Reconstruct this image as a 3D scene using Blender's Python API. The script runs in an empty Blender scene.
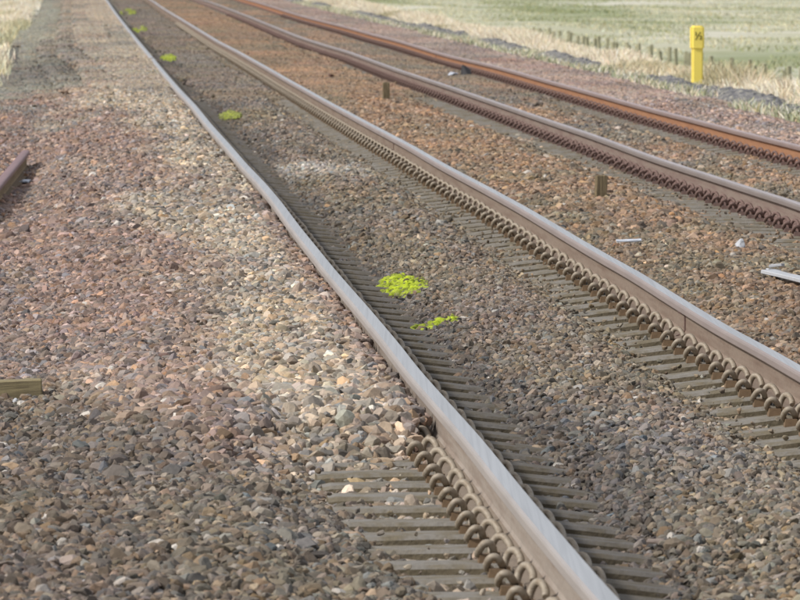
import bpy, bmesh, math, random
import numpy as np
from mathutils import Vector, Matrix

random.seed(7)
rng = np.random.default_rng(11)
scene = bpy.context.scene
col = scene.collection

# ------------------------------------------------------------------ camera, light
LENS = 384.0
F = LENS / 36.0 * 800.0            # focal length in pixels of the 800 px wide photograph
CAMH, HZ = 1.64, -50.0             # camera height over the rail heads; row of the horizon
cam_data = bpy.data.cameras.new('camera')
cam_data.lens = LENS
cam_data.sensor_width = 36.0
cam_data.clip_start = 0.5
cam_data.clip_end = 12000
cam_data.dof.use_dof = True
cam_data.dof.focus_distance = 38.0
cam_data.dof.aperture_fstop = 26.0
cam = bpy.data.objects.new('camera', cam_data)
col.objects.link(cam)
cam.location = (0, 0, CAMH)
cam.rotation_euler = (math.pi / 2 - math.atan((300 - HZ) / F), 0, 0)
scene.camera = cam

SUN_EL, SUN_AZ = math.radians(40), math.radians(-112)   # azimuth clockwise from the view direction
world = bpy.data.worlds.new('World')
scene.world = world
world.use_nodes = True
wn = world.node_tree.nodes
sky = wn.new('ShaderNodeTexSky')
sky.sky_type = 'NISHITA'
sky.sun_disc = False
sky.sun_elevation = SUN_EL
sky.sun_rotation = SUN_AZ
sky.air_density = 1.0
sky.dust_density = 4.0
veil = wn.new('ShaderNodeMix'); veil.data_type = 'RGBA'      # thin high cloud over the whole sky
veil.inputs[0].default_value = .6
veil.inputs[7].default_value = (6.4, 6.6, 7.0, 1)
world.node_tree.links.new(sky.outputs[0], veil.inputs[6])
world.node_tree.links.new(veil.outputs[2], wn['Background'].inputs[0])
wn['Background'].inputs[1].default_value = 0.105
sd = bpy.data.lights.new('sun', 'SUN')
sd.energy = 2.8
sd.angle = math.radians(5.0)
sd.color = (1.0, 0.955, 0.90)
sun = bpy.data.objects.new('sun', sd)
col.objects.link(sun)
sdir = Vector((math.sin(SUN_AZ) * math.cos(SUN_EL), math.cos(SUN_AZ) * math.cos(SUN_EL), math.sin(SUN_EL)))
sun.rotation_euler = sdir.to_track_quat('Z', 'Y').to_euler()
scene.view_settings.view_transform = 'Standard'
scene.view_settings.look = 'None'
scene.view_settings.exposure = 0.22
scene.view_settings.gamma = 1.0

# ------------------------------------------------------------------ helpers
def tag(o, label=None, cat=None, group=None, kind=None):
    if label: o['label'] = label
    if cat: o['category'] = cat
    if group: o['group'] = group
    if kind: o['kind'] = kind
    return o

def link(name, me, parent=None, mats=None):
    if mats and not me.materials:
        for m in (mats if isinstance(mats, (list, tuple)) else [mats]):
            me.materials.append(m)
    o = bpy.data.objects.new(name, me)
    col.objects.link(o)
    if parent: o.parent = parent
    return o

def empty(name, loc, label, cat, group=None):
    o = bpy.data.objects.new(name, None)
    o.empty_display_size = 0.1
    col.objects.link(o)
    o.location = loc
    return tag(o, label, cat, group)

def np_mesh(name, verts, faces, cols=None, attr='col', smooth=False, matidx=None):
    """verts Nx3, faces MxK (uniform K), cols Nx3 point colours"""
    verts = np.asarray(verts, np.float32); faces = np.asarray(faces, np.int32)
    me = bpy.data.meshes.new(name)
    k = faces.shape[1]
    me.vertices.add(len(verts)); me.vertices.foreach_set('co', verts.ravel())
    me.loops.add(faces.size); me.loops.foreach_set('vertex_index', faces.ravel())
    me.polygons.add(len(faces))
    me.polygons.foreach_set('loop_start', np.arange(0, faces.size, k, dtype=np.int32))
    if matidx is not None: me.polygons.foreach_set('material_index', np.asarray(matidx, np.int32))
    me.polygons.foreach_set('use_smooth', np.full(len(faces), smooth))
    me.update(calc_edges=True)
    if cols is not None:
        a = me.color_attributes.new(attr, 'FLOAT_COLOR', 'POINT')
        c4 = np.ones((len(verts), 4), np.float32); c4[:, :3] = cols
        a.data.foreach_set('color', c4.ravel())
    return me

def hash01(ix, iy, seed):
    h = (ix.astype(np.int64) * 374761393 + iy.astype(np.int64) * 668265263 + seed * 1274126177) & 0x7fffffff
    h = ((h ^ (h >> 13)) * 1103515245) & 0x7fffffff
    h = (h ^ (h >> 16)) & 0xffff
    return h / 65535.0

def vn(x, y, seed=0):
    x = np.asarray(x, float); y = np.asarray(y, float)
    x, y = np.broadcast_arrays(x, y)
    ix = np.floor(x); iy = np.floor(y)
    fx = x - ix; fy = y - iy
    fx = fx * fx * (3 - 2 * fx); fy = fy * fy * (3 - 2 * fy)
    a = hash01(ix, iy, seed); b = hash01(ix + 1, iy, seed)
    c = hash01(ix, iy + 1, seed); d = hash01(ix + 1, iy + 1, seed)
    return (a * (1 - fx) + b * fx) * (1 - fy) + (c * (1 - fx) + d * fx) * fy

def fbm(x, y, seed=0, o=3):
    s = 0; w = 1; t = 0
    for k in range(o):
        s = s + w * vn(np.asarray(x) * 2 ** k, np.asarray(y) * 2 ** k, seed + 31 * k); t += w; w *= .5
    return s / t

def sstep(a, b, x):
    t = np.clip((np.asarray(x, float) - a) / (b - a), 0, 1)
    return t * t * (3 - 2 * t)

def srgb(r, g, b):
    return tuple(((c / 255 + .055) / 1.055) ** 2.4 if c > 10 else c / 255 / 12.92 for c in (r, g, b))

# ------------------------------------------------------------------ track alignment (surveyed lines)
R1=[(0,108),(13,117),(33,133),(53,150),(73,167),(90,182),(105,197),(125,213),(143,230),(163,247),(182,266),(202,283),(225,300),(248,319),(270,337),(288,353),(307,370),(327,387),(342,400),(368,420),(390,440),(412,460),(438,484),(467,507),(515,547),(560,587),(600,619)]
R2=[(0,152),(6,160),(17,180),(29,200),(41,220),(51,240),(62,260),(73,280),(77.5,287),(86.8,305),(101,330),(114,355),(127,380),(136,397),(146,417),(157,435),(168.5,456),(181,480),(189,496),(195.7,508),(209,533),(225,560),(241,587),(256,613),(270,640),(287,667),(303,693),(319,720),(335,747),(347,773),(363,800)]
R3=[(0,200),(7,225),(16,250),(26,275),(36,300),(44,325),(51,350),(60,375),(69,400),(85,450),(102,500),(119,550),(135,600),(155,653),(172,707),(189,760),(201,800)]
R4=[(1,250),(8,275),(15,300),(21,325),(27,350),(34,375),(40,400),(55,450),(66,500),(80,550),(93,600),(108,653),(121,707),(135,760),(144,800)]
HEADW = 0.036
r = np.array(R1, float)
_Y = F * CAMH / (r[:, 0] - HZ); _X = (r[:, 1] - 400) / F * _Y - HEADW
_c = np.polyfit(_Y, _X, 2)
_o = np.argsort(_Y); _ry = _Y[_o]; _rx = (_X - np.polyval(_c, _Y))[_o]
_grid = np.arange(15, 300, 0.5)
_res = np.interp(_grid, _ry, _rx, left=0, right=0)
_k = np.hanning(9); _k /= _k.sum()
_k2 = np.hanning(31); _k2 /= _k2.sum()
_w = np.clip((_grid - 45) / 40, 0, 1)
_res = np.convolve(_res, _k, 'same') * (1 - _w) + np.convolve(_res, _k2, 'same') * _w
def rail1(Y):
    Y = np.asarray(Y, float)
    Yc = np.clip(Y, -60, 600)
    base = np.polyval(_c, Yc) + (Y - Yc) * (_c[1] + 2 * _c[0] * Yc)
    return base + np.interp(Y, _grid, _res, left=0, right=0)
OFF = [0.0, 1.505, 3.335, 4.84]
ZG = [np.zeros_like(_grid)]
for R, off in ((R2, OFF[1]), (R3, OFF[2]), (R4, OFF[3])):
    R = np.array(R, float)
    x = 400 + F * (rail1(_grid) + off + HEADW) / _grid
    y = np.interp(x, R[:, 1], R[:, 0], left=np.nan, right=np.nan)
    z = CAMH - (y - HZ) * _grid / F
    ok = ~np.isnan(z)
    z = np.interp(_grid, _grid[ok], z[ok])
    zp = np.pad(z, 6, mode='edge'); kk = np.hanning(11); kk /= kk.sum()
    z1 = np.convolve(zp, kk, 'same')[6:-6]
    zp = np.pad(z, 20, mode='edge'); kk = np.hanning(33); kk /= kk.sum()
    z2 = np.convolve(zp, kk, 'same')[20:-20]
    w_ = np.clip((_grid - 45) / 40, 0, 1)
    z = z1 * (1 - w_) + z2 * w_
    far = sstep(200, 280, _grid)
    ZG.append(np.clip(z * (1 - far * .6), -.07, .07))
def railz(k, Y):
    return np.interp(Y, _grid, ZG[k])
def wob(u, Y):
    """height of the formation, following the rails"""
    u = np.asarray(u, float)
    zs = [railz(k, Y) for k in range(4)]
    out = np.zeros(np.broadcast(u, zs[0]).shape)
    segs = [(-.1, 1.505, 0, 1), (1.505, 3.335, 1, 2), (3.335, 4.84, 2, 3)]
    out = np.where(u <= 0, 0, out)
    for a, b, i, j in segs:
        t = np.clip((u - a) / (b - a), 0, 1)
        out = np.where((u > a) & (u <= b), zs[i] * (1 - t) + zs[j] * t, out)
    out = np.where(u > 4.84, zs[3] * (1 - sstep(4.84, 6.5, u)), out)
    return out
def wp(u, Y, z=0.0):
    return Vector((float(rail1(Y) + u), float(Y), float(z)))
YS = F / (9333.0)      # survey distances were taken with another lens value

def bump(u, c, w):
    return np.exp(-((u - c) / w) ** 2)

def ground_z(u, Y):
    u, Y = np.broadcast_arrays(np.asarray(u, float), np.asarray(Y, float))
    n = fbm(u * 1.7, Y * .45, 3) - .5
    n2 = fbm(u * 3.5, Y * 1.2, 9, 2) - .5
    # inside tracks
    z = np.full(u.shape, -.238) + .02 * n2 + (.014 + .05 * n) * sstep(.5, .7, u)
    for c in (.7525, 4.0875):
        z = z + (.054 + .04 * np.clip(n, -.5, .1)) * (1 - sstep(.26, .50, np.abs(u - c) + n * .26 * sstep(.4, .9, u) + n2 * .10 + .05 * (u < .75))) 
    # six foot
    z = z + .066 * np.exp(-(((u - 2.30) / .60) ** 6)) + .010 * sstep(1.6, 1.7, u) * (1 - sstep(3.1, 3.3, u))
    # far shoulder (right)
    zr = -.175 - .10 * sstep(5.9, 6.9, u) + .02 * n
    z = np.where(u > 4.95, zr, z)
    # left shoulder of track 1
    near = 1 - sstep(30.1, 31.4, Y + n * 1.2 + np.clip(-u - .4, 0, 2) * 1.0)       # opened-up sleepers near the camera
    far = sstep(95, 130, Y)
    sh = -.052 - .02 * sstep(.1, .9, -u) - (.10 + .16 * far) * sstep(.85 - .2 * far, 1.6, -u) + .045 * n - .02 * bump(u, -.05, .09)
    mound = .16 * bump(Y, 175, 22) * bump(u, -1.1, .5) + .06 * bump(Y, 128, 9) * bump(u, -.7, .4) - .12 * bump(Y, 145, 20) * bump(u, -1.9, .4)
    sh = sh + mound
    nr = -.219 + .03 * n2 + .055 * sstep(.55, .85, -u + n * .3) + .03 * n * sstep(.5, .8, -u)
    nr = nr + .035 * sstep(27.5, 25.0, Y + 0 * u) * 0
    cover = sstep(.12, .36, -u + n * .15 - np.clip((Y - 22.0) * .055, 0, 1)) * (1 - sstep(26.6, 28.0, Y))
    nr = nr + .05 * cover
    zl = nr * near + sh * (1 - near)
    zl = zl - .35 * sstep(2.6, 6, -u) - .09 * bump(Y, 68, 14) * sstep(1.35, 1.75, -u)
    z = np.where(u < -.02, zl, z)
    z = z + n2 * .012
    # embankment and field
    z = np.where(u > 6.9, np.minimum(z, -.275 + .05 * n), z)
    z = z - 1.8 * sstep(7.9, 12.6, u)
    z = z + sstep(14, 40, u) * (fbm(u * .03, Y * .012, 5) - .5) * .8
    z = z + sstep(6, 60, -u) * (fbm(u * .03, Y * .012, 6) - .5) * .6
    return z + wob(u, Y) * (1 - sstep(5, 7, u))

# ------------------------------------------------------------------ colours of the stones by place
TAN = np.array(srgb(166, 153, 136)); RED = np.array(srgb(137, 115, 106)); GREY = np.array(srgb(124, 117, 111))
DARK = np.array(srgb(108, 101, 95)); ORA = np.array(srgb(160, 130, 105)); CESS = np.array(srgb(148, 146, 132))
OLIVE = np.array(srgb(126, 115, 97)); WHITE = np.array(srgb(205, 198, 188)); PINK = np.array(srgb(166, 149, 138))
def lerp(a, b, t):
    t = np.asarray(t)[..., None]
    return a * (1 - t) + b * t
def zone_col(u, Y):
    u, Y = np.broadcast_arrays(np.asarray(u, float), np.asarray(Y, float))
    n = (fbm(u * 1.3, Y * .16, 21) - .5) * 1.5
    m = fbm(u * 3.1, np.minimum(Y, 90) * .5 + np.maximum(Y - 90, 0) * .16, 22) - .5
    c = np.broadcast_to(GREY, u.shape + (3,)).copy()
    c = lerp(c, OLIVE, np.clip(.5 + 1.0 * n, 0, 1))
    c = lerp(c, RED, np.clip(m * 1.0 + .05, 0, .4))
    # grime and painted rail shadow beside the left rail of track 1, pale ballast patch in the four foot
    c = lerp(c, DARK * .72, .85 * (1 - sstep(.35, .75, u + n * .3)) * (u > 0) * (Y < 400))
    pale = bump(Y, 70, 2.2) * sstep(.36, .5, u) * (1 - sstep(1.1, 1.25, u))
    c = lerp(c, WHITE, np.clip(pale * (.3 + 3 * np.clip(m, 0, 1)), 0, .75))
    # olive dust beside right rail of track 1
    c = lerp(c, OLIVE, .7 * sstep(1.0, 1.2, u) * (u < 1.5))
    c = lerp(c, OLIVE * .95, .6 * bump(u, 4.6, .3)); c = lerp(c, OLIVE * .95, .6 * bump(u, 3.1, .25))
    # six foot
    t = (u > 1.5) & (u < 3.3)
    k = sstep(30, 95, Y)
    six = lerp(lerp(np.broadcast_to(np.array(srgb(130, 113, 97)), c.shape), OLIVE, np.clip(.4 - 2.5 * m, 0, 1)), ORA, np.clip(k * (.45 + .8 * n) + .8 * m, 0, .9))
    six = lerp(six, GREY * .75, .7 * bump(u, 1.62, .14))  # shadow of the nearer track's right rail, painted into the stone colour
    c = np.where(t[..., None], lerp(six, c, .5 * bump(u, 3.15, .2)), c)
    t = (u > 3.4) & (u < 4.8)
    c = np.where(t[..., None], lerp(c, ORA, np.clip(.25 + 1.6 * m, 0, .8)), c)
    # beyond track 2
    rt = lerp(lerp(np.broadcast_to(PINK, c.shape), RED * 1.15, np.clip(.35 + 2 * m, 0, 1)), GREY, np.clip(n * 2 + .1, 0, .6))
    rt = lerp(rt, CESS, .6 * sstep(6.2, 6.9, u))
    c = np.where((u > 4.8)[..., None], rt, c)
    # left shoulder
    ls = np.broadcast_to(TAN, c.shape)
    ls = lerp(ls, RED, sstep(.5, 1.25, -u + n * 1.1 + m * .5) * .85)
    ls = lerp(ls, RED * .95, .75 * bump(u, -.06, .10) * (Y < 60))
    ls = lerp(ls, CESS, sstep(.75, 1.4, -u + n * .9 + m * .8) * sstep(92, 112, Y + n * 30 + m * 20))
    ls = lerp(ls, CESS * .95, .55 * sstep(.05, .3, m) * sstep(80, 110, Y))
    ls = lerp(ls, CESS * .9, .7 * bump(Y + n * 30, 165, 16) * bump(u, -.45, .25))
    ls = lerp(ls, GREY * .72, .75 * bump(Y + n * 14, 138, 22) * sstep(.85, 1.35, -u + m * .9))
    ls = lerp(ls, TAN * 1.1, .6 * bump(Y + m * 16, 182, 16) * bump(u, -1.0, .6))
    ls = lerp(ls, GREY, np.clip(m * 2.2, 0, .6))
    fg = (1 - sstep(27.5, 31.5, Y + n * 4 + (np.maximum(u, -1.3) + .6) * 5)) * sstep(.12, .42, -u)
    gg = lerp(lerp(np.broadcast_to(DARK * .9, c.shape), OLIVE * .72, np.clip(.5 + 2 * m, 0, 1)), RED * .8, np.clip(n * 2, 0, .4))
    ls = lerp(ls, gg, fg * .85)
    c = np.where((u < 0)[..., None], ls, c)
    return c

# ------------------------------------------------------------------ materials
def mat(name, base=(.2, .2, .2), rough=.9, metal=0.0, noise=None, bumpv=None, attr=None, attr_type='GEOMETRY', spec=.3):
    m = bpy.data.materials.new(name)
    m.use_nodes = True
    nt = m.node_tree; N = nt.nodes; L = nt.links
    b = N['Principled BSDF']
    b.inputs['Roughness'].default_value = rough
    b.inputs['Metallic'].default_value = metal
    b.inputs['Specular IOR Level'].default_value = spec
    b.inputs['Base Color'].default_value = (*base, 1)
    out = None
    if attr:
        a = N.new('ShaderNodeAttribute'); a.attribute_name = attr; a.attribute_type = attr_type
        out = a.outputs['Color']
    geo = N.new('ShaderNodeNewGeometry'); tc = N.new('ShaderNodeTexCoord')
    if noise:                     # list of (scale(vec or float), colour a, colour b, lo, hi, amount, space)
        for (sc, colb, lo, hi, amt, space) in noise:
            mp = N.new('ShaderNodeMapping')
            mp.inputs['Scale'].default_value = sc if isinstance(sc, tuple) else (sc, sc, sc)
            L.new(geo.outputs['Position'] if space == 'w' else tc.outputs['Object'], mp.inputs['Vector'])
            n = N.new('ShaderNodeTexNoise'); n.inputs['Scale'].default_value = 1; n.inputs['Detail'].default_value = 4
            n.inputs['Roughness'].default_value = .62
            L.new(mp.outputs[0], n.inputs['Vector'])
            mr = N.new('ShaderNodeMapRange'); mr.inputs[1].default_value = lo; mr.inputs[2].default_value = hi
            mr.inputs[4].default_value = amt
            L.new(n.outputs[0], mr.inputs[0])
            mx = N.new('ShaderNodeMix'); mx.data_type = 'RGBA'
            if isinstance(colb, tuple): mx.inputs[7].default_value = (*colb, 1)
            L.new(mr.outputs[0], mx.inputs[0])
            if isinstance(colb, (float, int)):      # multiply
                mx.blend_type = 'MULTIPLY'; mx.inputs[7].default_value = (colb, colb, colb, 1)
            if out is None: mx.inputs[6].default_value = (*base, 1)
            else: L.new(out, mx.inputs[6])
            out = mx.outputs[2]
    if out is not None: L.new(out, b.inputs['Base Color'])
    if bumpv:
        sc, strength, dist, space = bumpv
        mp = N.new('ShaderNodeMapping'); mp.inputs['Scale'].default_value = sc if isinstance(sc, tuple) else (sc, sc, sc)
        L.new(geo.outputs['Position'] if space == 'w' else tc.outputs['Object'], mp.inputs['Vector'])
        n = N.new('ShaderNodeTexNoise'); n.inputs['Scale'].default_value = 1; n.inputs['Detail'].default_value = 3
        L.new(mp.outputs[0], n.inputs['Vector'])
        bp = N.new('ShaderNodeBump'); bp.inputs['Strength'].default_value = strength; bp.inputs['Distance'].default_value = dist
        L.new(n.outputs[0], bp.inputs['Height']); L.new(bp.outputs[0], b.inputs['Normal'])
    return m

M_ground = mat('ground_soil', attr='col', noise=[((30, 12, 30), .55, .35, .7, .8, 'w'), ((3, .7, 3), .8, .4, .7, .6, 'w')], bumpv=((22, 10, 22), .6, .03, 'w'))
M_stone = mat('ballast_stone', attr='col', attr_type='INSTANCER', rough=.88, noise=[(45, .72, .4, .7, .7, 'w')], bumpv=(60, .35, .006, 'w'))
# stones also carry a tint of their own
nt = M_stone.node_tree
a2 = nt.nodes.new('ShaderNodeAttribute'); a2.attribute_name = 'tint'
mx = nt.nodes.new('ShaderNodeMix'); mx.data_type = 'RGBA'; mx.blend_type = 'MULTIPLY'; mx.inputs[0].default_value = 1
bs = nt.nodes['Principled BSDF']
src = bs.inputs['Base Color'].links[0].from_socket
nt.links.new(src, mx.inputs[6]); nt.links.new(a2.outputs['Color'], mx.inputs[7]); nt.links.new(mx.outputs[2], bs.inputs['Base Color'])
M_vcol = mat('painted_stone', attr='col', rough=.8, noise=[(50, .75, .45, .7, .6, 'w')], bumpv=(60, .3, .006, 'w'))
M_grass = mat('grass_blade', attr='col', rough=.8)
M_conc = mat('sleeper_concrete', base=srgb(126, 122, 115), rough=.92,
             noise=[((9, 9, 9), srgb(110, 101, 82), .42, .62, .85, 'w'), ((40, 40, 40), .7, .45, .7, .7, 'w')], bumpv=(70, .5, .006, 'w'))
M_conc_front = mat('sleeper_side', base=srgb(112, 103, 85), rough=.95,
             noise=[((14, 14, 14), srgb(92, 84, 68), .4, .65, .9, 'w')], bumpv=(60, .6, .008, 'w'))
M_iron = mat('cast_iron_dusty', base=srgb(118, 98, 76), rough=.85, noise=[(60, .7, .4, .7, .8, 'w')])
M_clip1 = mat('clip_steel_dusty', base=srgb(150, 140, 125), rough=.62, metal=.15, spec=.5, noise=[(70, srgb(122, 106, 86), .45, .68, .8, 'w')])
M_clip2 = mat('clip_steel_rusty', base=srgb(118, 98, 92), rough=.75, metal=.1, noise=[(70, srgb(90, 70, 64), .45, .68, .8, 'w')])
def rail_mats(tag_, top, topr, topm, head, web, foot, stain):
    return [mat('rail_head_top_' + tag_, base=top, rough=topr, metal=topm, spec=.5, noise=[((90, .35, 90), .68, .42, .7, .7, 'w'), ((8, .12, 8), .82, .4, .65, .7, 'w')]),
            mat('rail_head_side_' + tag_, base=head, rough=.5, metal=.45, spec=.4, noise=[((10, .8, 10), .75, .4, .7, .6, 'w')]),
            mat('rail_web_' + tag_, base=web, rough=.85, noise=[((4, .9, 30), stain, .42, .7, .75, 'w'), ((50, 12, 50), .75, .45, .7, .6, 'w')], bumpv=((50, 14, 50), .3, .004, 'w')),
            mat('rail_foot_' + tag_, base=foot, rough=.9, noise=[((30, 6, 30), .7, .45, .7, .7, 'w')])]
RM = [rail_mats('shiny_left', srgb(228, 224, 220), .30, 1, srgb(176, 168, 162), srgb(150, 140, 130), srgb(122, 110, 97), srgb(124, 108, 96)),
      rail_mats('shiny_right', srgb(230, 226, 223), .28, 1, srgb(162, 148, 142), srgb(136, 121, 108), srgb(112, 98, 86), srgb(114, 95, 82)),
      rail_mats('dull_left', srgb(206, 192, 188), .42, .8, srgb(142, 130, 124), srgb(136, 121, 111), srgb(104, 82, 76), srgb(116, 92, 86)),
      rail_mats('dull_right', srgb(210, 186, 180), .42, .8, srgb(150, 128, 120), srgb(160, 117, 86), srgb(112, 84, 76), srgb(142, 98, 72))]

# ------------------------------------------------------------------ ground sheet
def build_ground():
    us = np.concatenate([[-3000, -800, -250, -90, -40, -20, -12, -8, -6, -5, -4.2], np.arange(-3.6, 10.6, .12),
                         np.arange(11, 20, 1), [22, 26, 31, 38, 46, 56, 70, 90, 130, 200, 320, 600, 1200, 3000]])
    Ys = np.concatenate([[-60, -20, 0, 8, 14], np.arange(18, 130, .4), np.arange(130, 300, 1.0), np.arange(300, 700, 8), [760, 900, 1200, 1800, 3000, 6000]])
    U, Y = np.meshgrid(us, Ys)
    Z = ground_z(U, Y) - .022 * ((U > -3) & (U < 7)) + .0
    X = rail1(Y) + U
    c = zone_col(U, Y) * .45
    # grass zones
    n = fbm(U * .35, Y * .03, 41); n2 = fbm(U * .10, Y * .011, 42); n3 = fbm(U * .9, Y * .09, 44)
    straw = np.array(srgb(224, 216, 192)); green = np.array(srgb(158, 163, 124)); pale = np.array(srgb(194, 193, 164))
    field = lerp(np.broadcast_to(pale, c.shape), green, sstep(.42, .60, n * .5 + n2 * .5))
    field = lerp(field, np.array(srgb(140, 152, 108)), .7 * sstep(.5, .62, n3 * .4 + n2 * .6))
    field = lerp(field, np.array(srgb(224, 220, 204)), .8 * sstep(.52, .68, n3 * .7 + (1 - n2) * .3))
    g = lerp(np.broadcast_to(straw, c.shape) * .75, field, sstep(9.0, 11.5, U))
    c = lerp(c, g, sstep(6.9, 7.3, U))
    gl = lerp(np.broadcast_to(CESS * .8, c.shape), straw * .7, sstep(.25, .7, n))
    lw = sstep(2.0, 2.7, -U + (n - .5) * 1.2) * sstep(90, 120, Y)
    c = lerp(c, gl, lw)
    c = lerp(c, lerp(np.broadcast_to(green, c.shape), straw, .75), sstep(4, 8, -U))
    nu, ny = len(us), len(Ys)
    i = np.arange(nu * ny).reshape(ny, nu)
    f = np.stack([i[:-1, :-1], i[:-1, 1:], i[1:, 1:], i[1:, :-1]], -1).reshape(-1, 4)
    V = np.stack([X, Y, Z], -1).reshape(-1, 3)
    me = np_mesh('ground', V, f, c.reshape(-1, 3), smooth=True)
    return tag(link('ground', me, None, M_ground), kind='structure')
ground = build_ground()

# ------------------------------------------------------------------ rails
PROF = [(-.010, 0), (.010, 0), (.024, -.0018), (.0325, -.006), (.0352, -.014), (.0365, -.034), (.034, -.038), (.013, -.047), (.010, -.056),
        (.010, -.118), (.016, -.130), (.040, -.142), (.069, -.1475), (.070, -.159)]
PROF = PROF + [(-x, z) for x, z in PROF[::-1]]
PROF = PROF[:-1]                                      # drop duplicate of the first point mirrored
PROF = [(-.010, 0)] + PROF[1:]
def profile_mats():
    m = []
    n = len(PROF)
    for i in range(n):
        (x0, z0), (x1, z1) = PROF[i], PROF[(i + 1) % n]
        zm = (z0 + z1) / 2
        m.append((0 if (x0 + x1) / 2 > -.020 else 1) if zm > -.011 else 1 if zm > -.040 else 2 if zm > -.128 else 3)
    return m
PM = profile_mats()
def sweep_profile(name, path, mats, prof=PROF, pm=PM):
    """path: list of (X,Y,Z) running-surface centres; profile stays upright"""
    n = len(prof); P = np.array(prof)
    V = []
    for (x, y, z) in path:
        V.append(np.stack([x + P[:, 0], np.full(n, y), z + P[:, 1]], -1))
    V = np.concatenate(V)
    fs = []; mi = []
    for k in range(len(path) - 1):
        for i in range(n):
            j = (i + 1) % n
            fs.append((k * n + i, (k + 1) * n + i, (k + 1) * n + j, k * n + j)); mi.append(pm[i])
    me = np_mesh(name, V, fs, matidx=mi)
    bm = bmesh.new(); bm.from_mesh(me); bm.verts.ensure_lookup_table()
    for k in (0, len(path) - 1):
        f = bm.faces.new([bm.verts[k * n + i] for i in range(n)]); f.material_index = 2
    bmesh.ops.recalc_face_normals(bm, faces=bm.faces)
    bm.to_mesh(me); bm.free()
    for m in mats: me.materials.append(m)
    return me
RY = np.concatenate([np.arange(12, 130, .5), np.arange(130, 300, 1.5), np.arange(300, 620, 8)])
def rail_path(k):
    x = rail1(RY) + OFF[k]; z = railz(k, RY)
    return list(zip(x, RY, z))

track = [empty('railway_track', wp(.75, 12, -.37), 'nearer railway track with two bright polished rails and dusty concrete sleepers', 'railway track'),
         empty('railway_track', wp(4.09, 12, -.37), 'farther railway track with two brown rusty rails beside the dry grass', 'railway track')]
def child(o, parent):
    o.parent = parent
    o.matrix_parent_inverse = Matrix.Translation(-parent.location)
    return o
RLAB = ['left rail, shiny top, pale dusty side, half buried in stones', 'right rail, shiny top with brown side', 'greyish purple brown rail', 'orange rusty rail']
rails = []
for k in range(4):
    me = sweep_profile('rail', rail_path(k), RM[k])
    o = link('rail', me); child(o, track[k // 2]); o['label'] = RLAB[k]
    rails.append(o)
# welds and joints
def img_Y(k, xpx):
    """distance of the point where rail k crosses image column xpx"""
    g = _grid; x = 400 + F * (rail1(g) + OFF[k]) / g
    return float(np.interp(xpx, x[::-1], g[::-1]))
def weld_mesh():
    P = [(x * 1.06 if abs(z) > .04 else x * 1.015, z) for x, z in PROF if z < -.02]
    return sweep_profile('weld', [(0, -.02, 0), (0, 0, 0), (0, .02, 0)], [M_clip2], prof=[(x * 1.25 + (.003 if x > 0 else -.003), z) for x, z in P if z > -.145], pm=[0] * 40)
WM = weld_mesh()
for k, xp in ((1, 688), (1, 395), (2, 346), (3, 437), (0, 330)):
    Y = img_Y(k, xp)
    o = link('weld', WM); o.location = wp(OFF[k], Y, railz(k, Y))
    o.parent = rails[k]

# ------------------------------------------------------------------ sleepers and clips
def box_grid(xs, tops, wtop, wbot, depth):
    bm = bmesh.new(); rows = []
    bev = .012
    for x, zt in zip(xs, tops):
        pts = [(-wbot / 2, zt - depth), (-wtop / 2 - .004, zt - bev), (-wtop / 2 + bev, zt), (wtop / 2 - bev, zt), (wtop / 2 + .004, zt - bev), (wbot / 2, zt - depth)]
        rows.append([bm.verts.new((x, y, z)) for y, z in pts])
    for a, b in zip(rows[:-1], rows[1:]):
        for i in range(6):
            j = (i + 1) % 6
            f = bm.faces.new((a[i], b[i], b[j], a[j])); f.material_index = 0 if i in (1, 2, 3) else 1
    for rr in (rows[0], rows[-1]):
        f = bm.faces.new(rr); f.material_index = 1
    return bm
def add_box(bm, x0, x1, y0, y1, z0, z1, mi=0, taper=0):
    v = [bm.verts.new((x + (taper if x == x0 else -taper) * (z == z1), y + (taper if y == y0 else -taper) * (z == z1), z)) for x in (x0, x1) for y in (y0, y1) for z in (z0, z1)]
    for q in ((0, 1, 3, 2), (4, 6, 7, 5), (0, 4, 5, 1), (2, 3, 7, 6), (0, 2, 6, 4), (1, 5, 7, 3)):
        f = bm.faces.new([v[i] for i in q]); f.material_index = mi
def sleeper_mesh(seed, simple=False):
    R = random.Random(seed)
    xs = [-1.25, -1.22, -1.0, -.66, -.5, -.35, -.2, 0, .2, .35, .5, .66, 1.0, 1.22, 1.25]
    tops = [-.006, -.001, 0, 0, -.018, -.036, -.05, -.055, -.05, -.036, -.018, 0, 0, -.001, -.006]
    tops = [t + R.uniform(-.002, .002) for t in tops]
    if simple:
        xs = [xs[i] for i in (0, 2, 3, 6, 8, 11, 12, 14)]; tops = [tops[i] for i in (0, 2, 3, 6, 8, 11, 12, 14)]
    bm = box_grid(xs, tops, .225, .275, .17)
    if not simple:
        for s in (-.7525, .7525):
            for d in (-1, 1):
                add_box(bm, s + d * .118 - .026, s + d * .118 + .026, -.048, .03, -.004, .026, 2, .004)   # shoulder housing
                add_box(bm, s + d * .085 - .008, s + d * .085 + .008, -.03, .03, .0, .03, 2, .002)
            add_box(bm, s - .072, s + .072, -.075, .075, -.002, .010, 3, 0)                              # rail pad
    bmesh.ops.recalc_face_normals(bm, faces=bm.faces)
    me = bpy.data.meshes.new('sleeper'); bm.to_mesh(me); bm.free()
    return me
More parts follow.
